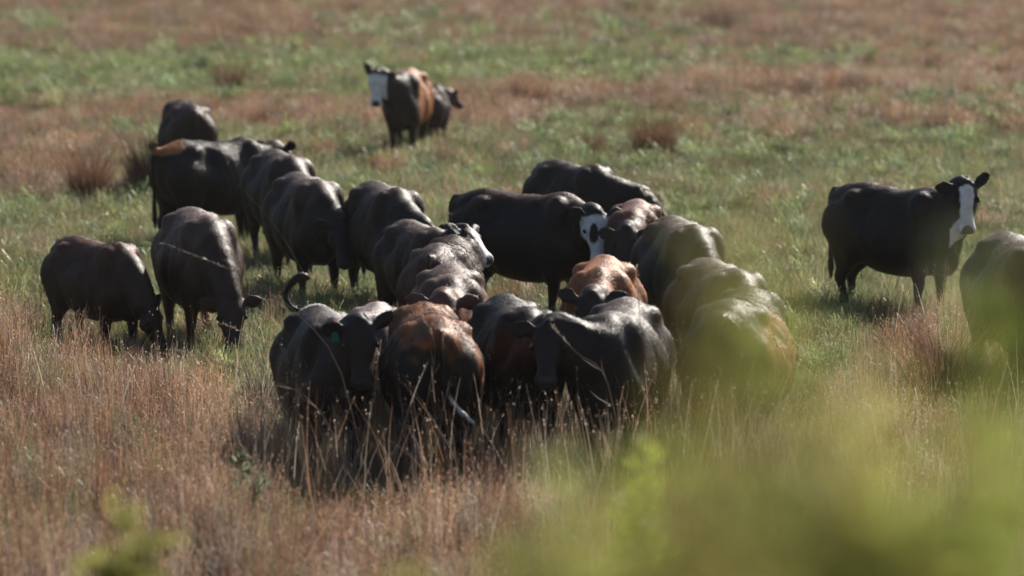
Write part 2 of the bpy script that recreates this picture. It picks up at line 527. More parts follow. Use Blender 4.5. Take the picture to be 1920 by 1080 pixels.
    if face == 'blaze':
        w = np.interp(hl_, [0, .05, .12, .22, .28, .34, .39, .46, .56], [.0, .085, .080, .062, .064, .08, .15, .2, .2])
        m_ = (1 - sm(w - .006, w + .006, np.abs(ha) + hn)) * sm(.022, .038, hl_ + hn) * (hu > np.where(hl_ > .34, -.16, -.05))
        blend(m_ * inh, 'white')
    elif face in ('bald', 'bald_patch', 'mottled'):
        m_ = sm(.015, .035, hl_ + hn) * sm(-.125, -.105, hu + hn)
        blend(m_ * inh, 'white')
        for (pl, pa, rl, ra) in spec.get('eye_patch', []):
            e = ((hl_ - pl) / rl) ** 2 + ((ha - pa) / ra) ** 2
            blend((1 - sm(.85, 1.15, e + n3 * .15)) * inh * (hu > -.2), 'black')
    if face != 'none':
        e = ((hl_ - .485) / .065) ** 2 + (ha / .068) ** 2
        blend((1 - sm(.8, 1.2, e)) * inh * (hu > -.07), 'nose')
    else:
        blend(sm(.43, .46, hl_) * inh * .6, 'nose')
    # hooves
    blend((co[:, 2] < .055).astype(float), 'horn')
    if spec.get('socks'):
        blend((1 - sm(.12, .17, co[:, 2])) * (co[:, 2] > .05) * (co[:, 0] < 0), 'white')
    if spec.get('switch'):
        m_ = (co[:, 0] < -.85) * (1 - sm(.74, .82, co[:, 2])) * (co[:, 1] < -.03)
        blend(m_, spec['switch'])
    # scale to size
    co *= np.array([k, k, k * ZS])
    me.vertices.foreach_set('co', co.ravel())
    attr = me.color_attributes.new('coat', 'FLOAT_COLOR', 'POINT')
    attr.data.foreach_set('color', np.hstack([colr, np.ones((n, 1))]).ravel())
    me.update(); vn_ = np.empty(n * 3); me.vertices.foreach_get('normal', vn_); vn_ = vn_.reshape(-1, 3)
    me.materials.clear(); me.materials.append(M_COAT)
    me.polygons.foreach_set('use_smooth', [True] * len(me.polygons))
    me.update()
    root = bpy.data.objects.new(spec.get('name', 'cow'), me)
    COL.objects.link(root)
    # where it stands
    if 'yf' in spec: yf = spec['yf']
    else:
        hgt = 1.33 * k * ZS
        yf = (spec['yt'] + 307 * hgt / HCAM) / (1 - hgt / HCAM)
    g = at(spec['x'], yf)
    g.z = float(zg(g.x, g.y)) - .015
    root.location = g
    root.rotation_euler = (0, 0, hd)
    tag(root, spec['label'], spec.get('cat', 'cow'), 'black and brown cattle grazing in the meadow')
    ALL_COWS.append((g.x, g.y, hd, k))
    # short hair lying back and down over the hide
    me.calc_loop_triangles()
    nt = len(me.loop_triangles); tri = np.empty(nt * 3, np.int32); me.loop_triangles.foreach_get('vertices', tri); tri = tri.reshape(-1, 3)
    A, B, C_ = co[tri[:, 0]], co[tri[:, 1]], co[tri[:, 2]]
    fn = np.cross(B - A, C_ - A); ar = np.linalg.norm(fn, axis=1); fn /= np.maximum(ar, 1e-12)[:, None]
    cdf = np.cumsum(ar); cdf /= cdf[-1]
    NH = spec.get('hairs', 46000)
    pick = np.minimum(np.searchsorted(cdf, rw.uniform(size=NH)), nt - 1)
    w1 = rw.uniform(size=NH); w2 = rw.uniform(size=NH); fl_ = w1 + w2 > 1; w1[fl_] = 1 - w1[fl_]; w2[fl_] = 1 - w2[fl_]
    P_ = A[pick] + (B - A)[pick] * w1[:, None] + (C_ - A)[pick] * w2[:, None]; Nn = fn[pick]
    qh = (P_ / np.array([k, k, k * ZS]) - poll) / hs
    onhead = np.linalg.norm(qh - d * .22, axis=1) < .36
    flow = np.tile(np.array([-.9, 0, -.75]), (NH, 1)); flow[onhead] = d
    swirl = np.stack([np.sin(P_[:, 2] * 11 + P_[:, 0] * 5 + seed), np.sin(P_[:, 0] * 9 + seed), np.sin(P_[:, 0] * 13 + P_[:, 1] * 7)], 1) * .35
    flow = flow + swirl + rw.normal(size=(NH, 3)) * .22
    flow -= Nn * (flow * Nn).sum(1)[:, None]; flow /= np.maximum(np.linalg.norm(flow, axis=1), 1e-6)[:, None]
    lift = rw.uniform(.06, .38, NH)[:, None]
    dr = flow + Nn * lift; dr /= np.linalg.norm(dr, axis=1)[:, None]
    sdv_ = np.cross(dr, Nn + rw.normal(size=(NH, 3)) * .5); sdv_ /= np.maximum(np.linalg.norm(sdv_, axis=1), 1e-6)[:, None]
    Lh = np.where(onhead, .014, .030) * rw.uniform(.6, 1.3, NH); Wh = .0028
    sgn = np.where((np.cross(sdv_, dr) * Nn).sum(1) > 0, 1.0, -1.0)[:, None]; sdv_ = sdv_ * sgn
    HV = np.empty((NH, 3, 3)); HV[:, 0] = P_ - sdv_ * Wh - Nn * .002; HV[:, 1] = P_ + sdv_ * Wh - Nn * .002; HV[:, 2] = P_ + dr * Lh[:, None]
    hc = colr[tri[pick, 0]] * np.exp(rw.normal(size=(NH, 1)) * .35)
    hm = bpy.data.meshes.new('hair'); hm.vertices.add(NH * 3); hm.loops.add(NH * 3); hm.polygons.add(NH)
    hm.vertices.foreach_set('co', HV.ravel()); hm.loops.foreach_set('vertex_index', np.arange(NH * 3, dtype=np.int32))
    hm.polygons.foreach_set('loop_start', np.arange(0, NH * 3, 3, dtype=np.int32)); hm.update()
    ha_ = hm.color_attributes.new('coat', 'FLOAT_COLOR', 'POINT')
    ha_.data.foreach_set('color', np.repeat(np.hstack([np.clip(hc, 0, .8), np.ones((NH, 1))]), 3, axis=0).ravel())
    hm.materials.append(M_HAIR)
    hm.polygons.foreach_set('use_smooth', [True] * NH)
    cn = vn_[tri[pick, 0]] + rw.normal(size=(NH, 3)) * .13 + flow * .10; cn /= np.linalg.norm(cn, axis=1)[:, None]
    hm.normals_split_custom_set_from_vertices(np.repeat(cn, 3, axis=0).tolist())
    ho = bpy.data.objects.new('hair', hm); COL.objects.link(ho); ho.parent = root
    # eyes
    for sd in (-1, 1):
        c = hl(.158, sd * .137, -.008) * np.array([k, k, k * ZS])
        v, f = ellipsoid(c, (.024 * k, .024 * k, .024 * k), 8, 10)
        mesh_obj('eye', v, f, M_EYE, root)
    tg = spec.get('tag')
    if tg:
        base_, ed, wd, nr = ear_tips[0 if tg[0] > 0 else 1]
        face_n = u if np.dot(nr, u) > 0 else u
        c = base_ + ed * .10 * hs - wd * .045 + u * .028
        down = np.array([0, 0, -1.0]); down = down - u * np.dot(down, u); down /= np.linalg.norm(down)
        sdv = np.cross(down, u)
        pts2 = [(-.014, 0), (.014, 0), (.027, .02), (.029, .07), (-.029, .07), (-.027, .02)]
        V = []
        for off in (0.0, .005):
            for a_, b_ in pts2: V.append((c + sdv * a_ * 1.1 + down * b_ * 1.1 + u * off) * np.array([k, k, k * ZS]))
        F = [tuple(range(6))[::-1], tuple(range(6, 12))] + [(i, (i + 1) % 6, 6 + (i + 1) % 6, 6 + i) for i in range(6)]
        mesh_obj('ear_tag', V, F, M_TAG_G if tg[1] == 'g' else M_TAG_R, root, smooth=False)
    return root

UP = (1.0, 0, 1.40)
LV = (1.16, 0, 1.16)
GR = (1.10, 0, .60)
COWS = [
 dict(x=762, yt=125, h=-96, poll=(.82, -.36, 1.31), hw=-97, hp=-68, face='bald', ears=(4, 72), coat='dark_brown', bleach=('orange', .8, .75), bleach_sheen_x=.4, fat=1.0, patches=[(-.1, .38, .95, .75, .26, .5, 'orange', .85)],  # orange coat painted only on the sunlit side, dark base for the shaded side
      label='cow standing farthest back, white face to the camera and an orange back'),
 dict(x=812, yt=156, k=.74, h=80, poll=(.84, -.22, 1.12), hw=45, hp=-35, coat='grey_brown', cat='calf', ears=(30, 30),
      label='small dark calf half hidden behind the farthest white faced cow'),
 dict(x=350, yt=188, k=.97, h=104, poll=(1.1, .1, .65), coat='dark_brown', bleach=('grey_brown', .8, 1.15), fat=1.05,
      label='dark cow with grey hump behind the head of the left row, standing rump first'),
 dict(x=402, yt=252, h=38, poll=(1.0, .05, 1.17), hw=62, hp=-38, coat='black', ears=(30, 30), fat=1.03,
      patches=[(-.75, 0, 1.28, .26, .3, .12, 'orange', .9)], legs=(.1, -.1, .02, .12),
      label='long black cow side on with an orange patch over its tail'),
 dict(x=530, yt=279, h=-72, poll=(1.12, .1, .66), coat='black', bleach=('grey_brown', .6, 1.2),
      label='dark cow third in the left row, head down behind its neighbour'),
 dict(x=578, yt=325, h=-72, poll=(.98, .1, .92), hp=-55, coat='black', bleach=('grey_brown', .7, 1.15), patches=[(.1, .2, 1.2, .25, .2, .1, 'grey_brown', .9)],  # grey patch paints the sunlit part of the back
      label='dark cow with a sunlit grey patch painted on its back, fourth in the left row'),
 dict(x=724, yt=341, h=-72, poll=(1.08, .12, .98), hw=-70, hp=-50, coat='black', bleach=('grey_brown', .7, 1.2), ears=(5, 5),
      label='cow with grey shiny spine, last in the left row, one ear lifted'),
 dict(x=790, yt=415, k=.88, h=-68, poll=(.80, .22, 1.30), hw=-36, hp=-34, coat='black', bleach=('grey_brown', .8, 1.18), face='mottled', ears=(16, 44), tag=(-1, 'g'),
      eye_patch=[(.15, -.15, .19, .10), (.15, .15, .15, .09), (.02, 0, .07, .3)], roll=0, tail_swing=0,
      label='cow lifting a white blazed black head to the right, green tag in its ear'),
 dict(x=836, yt=444, k=.95, h=80, poll=(1.1, -.1, .6), coat='dark_brown', bleach=('grey_brown', .9, .9), fat=1.04,
      label='brown grey rump seen from behind, just below the raised tagged head'),
 dict(x=844, yt=497, k=1.0, h=-88, poll=(.98, -.08, 1.18), hw=-90, hp=-48, coat='red_brown', bleach=('grey_brown', .8, 1.0), ears=(8, 14),
      label='reddish grey cow with its head lowered toward the orange backed cow in front'),
 dict(x=985, yt=352, h=-27, poll=(.97, -.30, 1.15), hw=-72, hp=-66, coat='black', bleach=('red_brown', .55, 1.27), face='bald_patch', ears=(18, 32),
      eye_patch=[(.20, -.055, .10, .048), (.15, .13, .06, .03)], legs=(.08, -.06, .05, -.08), fat=.97,
      label='black cow side on, white face with one large black eye patch'),
 dict(x=1078, yt=312, k=.90, h=-56, poll=(.92, .46, .98), hw=-8, hp=-42, coat='black', bleach=('dark_brown', .8, 1.2), ears=(38, 38),
      label='plain black cow at the back of the middle group, neck sloping down to the right'),
 dict(x=1190, yt=378, k=.94, h=-94, poll=(.98, -.05, 1.13), hw=-100, hp=-52, coat='dark_brown', bleach=('red_brown', .9, 1.05), ears=(2, 4),
      label='reddish brown cow facing the camera between the eye patch face and the right row'),
 dict(x=1280, yt=403, h=-78, poll=(1.1, .05, .66), coat='black', bleach=('grey_brown', .9, 1.05), fat=1.05,
      label='cow with a grey brown back, farthest of the three in the right row'),
 dict(x=1352, yt=478, h=-76, poll=(1.1, .05, .68), coat='dark_brown', bleach=('grey_brown', .8, 1.1), fat=1.0,
      label='cow with a pale grey back, middle of the right row, veiled by green leaves'),
 dict(x=1385, yt=535, k=1.04, h=77, poll=(1.0, .0, .9), hw=77, hp=-60, coat='black', bleach=('grey_brown', .6, 1.2), fat=1.14, ears=(25, 60),
      patches=[(-.2, -.45, .98, .6, .30, .40, 'orange', .95)],
      label='big dark cow with a tan flank, nearest of the right row, behind blurred leaves'),
 dict(x=1678, yt=347, h=-43, poll=(.86, .06, 1.37), hw=-84, hp=-69, coat='black', bleach=('dark_brown', .85, 1.25), face='blaze', ears=(46, 4), fat=.97,
      legs=(.05, -.02, -.14, .12),
      label='black cow with a white blaze standing alone on the right, watching the camera'),
 dict(x=1912, yt=440, k=1.05, h=-80, poll=(1.1, -.2, .6), coat='black', bleach=('grey_brown', .7, 1.2), fat=1.08,
      label='dark cow cut off by the right edge of the photo'),
 dict(x=185, yf=672, k=.83, h=-50, poll=(1.08, .0, .66), hw=-30, hp=-62, coat='dark_brown', bleach=('red_brown', .5, 1.1), ears=(50, 20),
      label='smaller brown black cow grazing alone at the far left'),
 dict(x=376, yt=396, h=-74, poll=(1.1, .08, .62), coat='dark_brown', bleach=('grey_brown', .8, 1.0), fat=1.1, legs=(.04, -.1, 0, .05),
      label='stout dark brown cow grazing head on, between the far left cow and the herd'),
 dict(x=612, yt=566, k=.97, h=-78, poll=(.84, .15, 1.32), hw=-82, hp=-66, coat='black', patches=[(-.62, 0, 1.34, .2, .16, .08, 'white', .8)], ears=(38, 2), tag=(-1, 'g'),  # white patch is the sun's highlight on the rump, painted in
      tail='path', tail_path=[(-.88, -.06, 1.24), (-.92, -.14, 1.26), (-.93, -.19, 1.33), (-.93, -.18, 1.42), (-.92, -.11, 1.49), (-.91, -.04, 1.51), (-.91, .02, 1.49)],
      label='black cow facing the camera with its tail curled up and a green ear tag'),
 dict(x=694, yf=820, k=.80, h=-98, poll=(1.08, .0, .62), coat='grey_brown', bleach=((.22, .18, .18), .8, .85), fat=.95,
      label='pale grey pink cow squeezed between the curled tail cow and the orange rump'),
 dict(x=806, yt=560, h=97, poll=(1.08, -.1, .66), coat='black', bleach=('orange', .85, 1.16), fat=1.03, tail='path',
      tail_path=[(-.89, 0, 1.17), (-.90, -.02, .98), (-.90, -.03, .86), (-.90, -.10, .74), (-.90, -.19, .65), (-.90, -.27, .58)], switch='white', tuft=.016,
      patches=[(-.3, -.42, 1.0, .5, .2, .28, 'orange', .85), (-.5, -.42, .92, .12, .16, .2, 'black', .95)],
      label='cow seen from behind with an orange rump and a white tail switch'),
 dict(x=968, yf=876, k=.97, h=-78, poll=(.95, .05, 1.22), hw=-82, hp=-55, coat='black', ears=(8, 12), tag=(1, 'r'),
      label='black cow right of the orange rump, head low with a reddish ear tag'),
 dict(x=1158, yt=560, k=1.0, h=-100, hs=.90, poll=(.82, -.42, 1.24), hw=-100, hp=-55, coat='black', bleach=('grey_brown', .5, 1.25), ears=(8, 12), fat=1.06,  # grey tint paints the gloss along its black back
      label='black cow with glossy grey back in front of the herd, head turned to the camera'),
 dict(x=1128, yt=480, k=1.0, h=-94, poll=(1.0, -.04, 1.13), hw=-95, hp=-50, coat='dark_brown', bleach=('orange', .85, .98), ears=(20, 26), fat=1.0,
      label='cow with a peaked orange back and dark lowered face, middle of the herd'),
]
for i, sp in enumerate(COWS):
    sp['seed'] = i + 1
    make_cow(sp)

# ---------------------------------------------------------------- plant templates (kept out of the scene, instanced on points)
def blades_mesh(name, n, rad, h0, h1, w, lean, col_fn, seeds=0, seed=0, segs=4, leafy=0):
    r = np.random.default_rng(seed)
    V = []; F = []; C = []
    for b in range(n):
        a = r.uniform(0, 2 * math.pi); rr = rad * math.sqrt(r.uniform())
        bx, by = rr * math.cos(a), rr * math.sin(a)
        h = r.uniform(h0, h1); la = r.uniform(0, 2 * math.pi); le = h * lean * r.uniform(.2, 1.3)
        if r.uniform() < .06: le *= 2.2
        wa = r.uniform(0, math.pi)
        ww = w * r.uniform(.7, 1.4)
        c = col_fn(r)
        i0 = len(V)
        for s_ in range(segs):
            t = s_ / (segs - 1)
            x = bx + math.cos(la) * le * t ** 2; y = by + math.sin(la) * le * t ** 2
            z = h * t * (1 - .18 * t * (le / max(h, .01)))
            wd = ww * (1 - t ** 2 * .85) * .5
            V.append((x - math.cos(wa) * wd, y - math.sin(wa) * wd, z - .02)); V.append((x + math.cos(wa) * wd, y + math.sin(wa) * wd, z - .02))
            C += [c, c]
        for s_ in range(segs - 1):
            j = i0 + 2 * s_
            F.append((j, j + 1, j + 3, j + 2))
        for _ in range(leafy):
            t = r.uniform(.15, .8); x = bx + math.cos(la) * le * t ** 2; y = by + math.sin(la) * le * t ** 2; z = h * t
            a2 = r.uniform(0, 6.28); l2 = r.uniform(.08, .2); up = r.uniform(.2, 1.1)
            dx, dy, dz = math.cos(a2) * l2, math.sin(a2) * l2, l2 * up
            px_, py_ = -math.sin(a2) * w * .6, math.cos(a2) * w * .6
            j = len(V)
            V += [(x, y, z), (x + dx * .5 + px_, y + dy * .5 + py_, z + dz * .7), (x + dx, y + dy, z + dz * .75), (x + dx * .5 - px_, y + dy * .5 - py_, z + dz * .7)]
            C += [c] * 4; F.append((j, j + 1, j + 2, j + 3))
        if seeds and r.uniform() < .8:
            for _ in range(seeds):
                t = r.uniform(.72, 1.0)
                x = bx + math.cos(la) * le * t ** 2 + r.normal() * .008; y = by + math.sin(la) * le * t ** 2 + r.normal() * .008; z = h * t * (1 - .18 * t * (le / h))
                sz = r.uniform(.003, .007); a2 = r.uniform(0, 6.28)
                j = len(V)
                V += [(x - sz * math.cos(a2), y - sz * math.sin(a2), z), (x + sz * math.cos(a2), y + sz * math.sin(a2), z + sz * .5), (x, y, z + sz * 2.6)]
                C += [tuple(min(q * 1.5, 2.2) for q in c)] * 3; F.append((j, j + 1, j + 2))
    me = bpy.data.meshes.new(name); me.from_pydata(V, [], F); me.update()
    at_ = me.color_attributes.new('bcol', 'FLOAT_COLOR', 'POINT')
    at_.data.foreach_set('color', np.hstack([np.array(C), np.ones((len(C), 1))]).ravel())
    me.materials.append(M_GRASS)
    return bpy.data.objects.new(name, me)

def jit(lo=.65, hi=1.35, hue=.12):
    def f(r):
        b = r.uniform(lo, hi); return (b * (1 + r.normal() * hue), b, b * (1 + r.normal() * hue))
    return f

def template_collection(name, objs):
    c = bpy.data.collections.new(name)
    for o in objs: c.objects.link(o)
    return c

short = template_collection('short_grass', [blades_mesh('a%d' % i, 70, .24, .10, .30, .011, .55, jit(), seed=i) for i in range(5)])
tall = template_collection('tall_grass', [blades_mesh('b%d' % i, 34, .17, .35, .80, .0075, .16, jit(.6, 1.5, .1), seeds=3, seed=20 + i, leafy=2) for i in range(6)])
stems = template_collection('stem_grass', [blades_mesh('c%d' % i, 4, .2, .75, 1.2, .0058, .32, jit(.7, 1.6, .05), seeds=3, seed=40 + i, segs=7, leafy=0) for i in range(6)])
forb = template_collection('forb', [blades_mesh('d%d' % i, 16, .14, .15, .38, .009, .35, jit(.7, 1.4, .1), seed=60 + i, leafy=9) for i in range(4)])

def scatter(name, coll, pts, rotz, tilt, scl, tint, label, cat):
    n = len(pts)
    me = bpy.data.meshes.new(name)
    me.vertices.add(n)
    me.vertices.foreach_set('co', np.asarray(pts, float).ravel())
    a = me.attributes.new('rot', 'FLOAT_VECTOR', 'POINT')
    a.data.foreach_set('vector', np.stack([tilt[:, 0], tilt[:, 1], rotz], 1).ravel())
    a = me.attributes.new('scl', 'FLOAT_VECTOR', 'POINT'); a.data.foreach_set('vector', np.asarray(scl, float).ravel())
    a = me.attributes.new('tint', 'FLOAT_COLOR', 'POINT'); a.data.foreach_set('color', np.hstack([tint, np.ones((n, 1))]).ravel())
    a = me.attributes.new('idx', 'INT', 'POINT'); a.data.foreach_set('value', rng.integers(0, len(coll.objects), n).astype(np.int32))
    o = bpy.data.objects.new(name, me); COL.objects.link(o)
    g = bpy.data.node_groups.new(name, 'GeometryNodeTree')
    g.interface.new_socket('Geometry', in_out='INPUT', socket_type='NodeSocketGeometry')
    g.interface.new_socket('Geometry', in_out='OUTPUT', socket_type='NodeSocketGeometry')
    N, L = g.nodes, g.links
    gi = N.new('NodeGroupInput'); go = N.new('NodeGroupOutput')
    iop = N.new('GeometryNodeInstanceOnPoints'); ci = N.new('GeometryNodeCollectionInfo')
    ci.inputs['Collection'].default_value = coll; ci.inputs['Separate Children'].default_value = True; ci.inputs['Reset Children'].default_value = True
    iop.inputs['Pick Instance'].default_value = True
    def na(nm, ty):
        q = N.new('GeometryNodeInputNamedAttribute'); q.data_type = ty; q.inputs['Name'].default_value = nm; return q.outputs['Attribute']
    L.new(gi.outputs[0], iop.inputs['Points']); L.new(ci.outputs[0], iop.inputs['Instance'])
    L.new(na('idx', 'INT'), iop.inputs['Instance Index'])
    e2r = N.new('FunctionNodeEulerToRotation'); L.new(na('rot', 'FLOAT_VECTOR'), e2r.inputs[0]); L.new(e2r.outputs[0], iop.inputs['Rotation'])
    L.new(na('scl', 'FLOAT_VECTOR'), iop.inputs['Scale'])
    L.new(iop.outputs[0], go.inputs[0])
    md = o.modifiers.new('scatter', 'NODES'); md.node_group = g
    tag(o, label, cat, kind='stuff')
    return o

# value noise on numpy arrays
def vnoise(x, y, s):
    r = np.random.default_rng(s); T = r.uniform(0, 1, (64, 64))
    xi = np.floor(x).astype(int); yi = np.floor(y).astype(int); fx = x - xi; fy = y - yi
    fx = fx * fx * (3 - 2 * fx); fy = fy * fy * (3 - 2 * fy)
    g = lambda a, b: T[a % 64, b % 64]
    return (g(xi, yi) * (1 - fx) + g(xi + 1, yi) * fx) * (1 - fy) + (g(xi, yi + 1) * (1 - fx) + g(xi + 1, yi + 1) * fx) * fy
def fbm(x, y, s):
    return (vnoise(x, y, s) * .5 + vnoise(x * 2.1, y * 2.1, s + 1) * .3 + vnoise(x * 4.3, y * 4.3, s + 2) * .2)

def bump_(v, c, w): return np.exp(-((v - c) / w) ** 2)
def brown_map(x, y):
    """how brown (dry) the meadow is at a ground point"""
    u, v = to_px(x, y)
    n = fbm(x / 2.2 + 20, y / 5.0 + 20, 3) - .5
    n2 = fbm(x / .7 + 50, y / 1.8 + 50, 13) - .5
    b = np.full_like(u, .05)
    b = np.maximum(b, .80 * (1 - sm(95, 130, v)))
    b -= .5 * bump_(v, 75, 35) * bump_(u, 760, 170)
    b -= .5 * bump_(v, 90, 45) * bump_(u, 1180, 130)
    b -= .3 * bump_(v, 70, 30) * bump_(u, 60, 80)
    b = np.maximum(b, .95 * bump_(v, 232 - 0 * u, 30) * sm(60, 200, u) * (1 - sm(950, 1050, u)) * 1.15)
    c = np.interp(u, [700, 900, 1300, 1920], [225, 205, 185, 160])
    b = np.maximum(b, 1.15 * bump_(v, c, 34) * sm(700, 900, u))
    b = np.maximum(b, .8 * sm(200, 230, v) * (1 - sm(360, 420, v)) * (1 - sm(180, 330, u)))
    b = np.maximum(b, .5 * sm(1150, 1300, u) * (1 - sm(240, 300, v)) * sm(0, 100, v))
    b -= .45 * bump_(v, 155, 32) * (1 - sm(1000, 1400, u)) + .3 * sm(240, 300, v) * sm(300, 420, u)
    edge = np.interp(u, [0, 300, 430, 520, 1350, 1500, 1700, 1920], [705, 720, 780, 925, 925, 800, 640, 610])
    near = sm(-35, 60, v - edge + n * 60)
    nb = np.interp(u, [0, 1250, 1500, 1620, 1760, 1830], [.76, .78, .42, .45, .7, .55])
    b = np.maximum(b, near * nb)
    return np.clip(b + n * .6 + n2 * .3, 0, 1), near, u, v

def cone_points(y0, y1, dens, margin=2.0):
    """random points in the ground strip the lens sees, plus a margin"""
    half = lambda y: .1365 * y + margin
    A = (half(y0) + half(y1)) * (y1 - y0)
    n = int(A * dens)
    y = y0 + (y1 - y0) * rng.uniform(size=n); x = rng.uniform(-1, 1, n) * half(y1)
    k = np.abs(x) < half(y)
    return x[k], y[k]

def lay(x, y):
    return np.stack([x, y, zg(x, y) - .01], 1)

GREEN = np.array([[.17, .19, .07], [.22, .22, .10], [.14, .165, .085], [.24, .22, .13], [.18, .195, .125]])
BROWN = np.array([[.24, .14, .075], [.22, .128, .08], [.26, .175, .105], [.19, .12, .085], [.22, .15, .11]])
PALE = np.array([[.36, .29, .22], [.31, .25, .20]])

def mix_cols(pal, n):
    a = pal[rng.integers(0, len(pal), n)]; b = pal[rng.integers(0, len(pal), n)]; t = rng.uniform(size=(n, 1))
    return a * t + b * (1 - t)

P_s, T_s, S_s = [], [], []      # short green
P_t, T_t, S_t = [], [], []      # tall brown
P_f, T_f, S_f = [], [], []      # forbs
P_c, T_c, S_c = [], [], []      # single stems
for (y0, y1, dens, sc) in ((23, 37, 36, .85), (37, 50, 29, .95), (50, 68, 18, 1.15), (68, 96, 12, 1.35), (96, 160, 7.0, 1.6)):
    x, y = cone_points(y0, y1, dens)
    b, near, u, v = brown_map(x, y)
    n = len(x); r = rng.uniform(size=n)
    isb = r < b
    # short grass everywhere, greener where not brown
    kk = ~isb
    m = kk.sum(); g = mix_cols(GREEN, m)
    lush = (.5 * bump_(v[kk], 155, 38) * (1 - sm(1000, 1400, u[kk])))[:, None]; g = g * (1 - lush * np.array([.30, .06, .42]))
    dry = (rng.uniform(size=m) < .10); g[dry] = mix_cols(BROWN, dry.sum()) * 1.1
    vn = (fbm(x[kk] / 3 + 9, y[kk] / 6, 31) - .5)[:, None]
    g = g * (1 + vn * .9) * rng.uniform(.75, 1.25, (m, 1))
    P_s.append(lay(x[kk], y[kk])); T_s.append(g)
    h = rng.uniform(.7, 1.35, m) * (1 + .5 * vn[:, 0]); S_s.append(np.stack([np.full(m, sc), np.full(m, sc), h * (.9 + .15 * sc)], 1))
    kk = isb
    m = kk.sum(); g = mix_cols(BROWN, m) * rng.uniform(.7, 1.3, (m, 1))
    pale = rng.uniform(size=m) < .12; g[pale] = mix_cols(PALE, pale.sum())
    grn = rng.uniform(size=m) < .10; g[grn] = mix_cols(GREEN, grn.sum())
    vn = fbm(x[kk] / 1.2 + 4, y[kk] / 2.5, 77) - .5
    vb = fbm(x[kk] / .8 + 4, y[kk] / 1.5, 87) - .5
    g = g * (1 + vb * .9)[:, None]
    g = g * (1 + near[kk][:, None] * np.array([.02, .02, .03]))
    h = rng.uniform(.65, 1.1, m) * np.clip(.62 + near[kk] * .38 + sm(.75, 1, b[kk]) * .12 + vn * .9, .35, 1.3)
    h = h * (1 - .38 * sm(480, 560, u[kk]) * (1 - sm(1320, 1400, u[kk])) * sm(780, 820, v[kk]) * (1 - sm(980, 1070, v[kk])))
    g = g * np.where(y[kk] > 85, .88, 1.0)[:, None]
    P_t.append(lay(x[kk], y[kk])); T_t.append(g); S_t.append(np.stack([np.full(m, sc), np.full(m, sc), h], 1))
    # forbs
    kk = (rng.uniform(size=n) < .12) & (b < .6); m = kk.sum()
    P_f.append(lay(x[kk], y[kk])); T_f.append(mix_cols(GREEN, m) * rng.uniform(.7, 1.4, (m, 1)) * np.array([.95, 1.1, .9]))
    s_ = rng.uniform(.6, 1.3, m) * sc; S_f.append(np.stack([s_, s_, s_], 1))
    # stems
    kk = (rng.uniform(size=n) < np.where(near > .5, .08, .008)) & (b > .3); m = kk.sum()
    c = mix_cols(PALE, m); br = rng.uniform(size=m) < .6; c[br] = mix_cols(BROWN, br.sum()) * 1.2
    P_c.append(lay(x[kk], y[kk])); T_c.append(c); s_ = rng.uniform(.7, 1.1, m); S_c.append(np.stack([s_, s_, s_], 1))
# a stand of tall stems in front of the nearest animals
xs = rng.uniform(-2.3, 2.1, 950); ys = rng.normal(30.9, .9, 950)
P_c.append(lay(xs, ys)); c = mix_cols(PALE, 950); br = rng.uniform(size=950) < .4; c[br] = mix_cols(BROWN, br.sum()) * 1.2
T_c.append(c); s_ = rng.uniform(.6, 1.08, 950) ; S_c.append(np.stack([s_, s_, s_], 1))

def do_scatter(name, coll, P, T, S, label, cat, tl):
    P = np.concatenate(P); T = np.concatenate(T); S = np.concatenate(S)
    n = len(P)
    print(name, n)
    return scatter(name, coll, P, rng.uniform(0, 6.283, n), rng.normal(0, tl, (n, 2)), S, np.clip(T, .004, 1), label, cat)
do_scatter('short_grass', short, P_s, T_s, S_s, 'short green pasture grass covering the meadow', 'grass', .06)
do_scatter('tall_dry_grass', tall, P_t, T_t, S_t, 'tall reddish brown dry grass in bands and in the foreground', 'grass', .07)
do_scatter('green_weeds', forb, P_f, T_f, S_f, 'low leafy green weeds among the grass', 'weeds', .08)
do_scatter('grass_stems', stems, P_c, T_c, S_c, 'long thin dry grass stems in front of the nearest cattle', 'grass stems', .12)

# ---------------------------------------------------------------- single plants
M_LEAF = foliage_material('leaf_green', False, (1, 1, 1), .60, .03)
M_STALK = foliage_material('dry_stalk', False, (1, 1, 1), .25, .10)

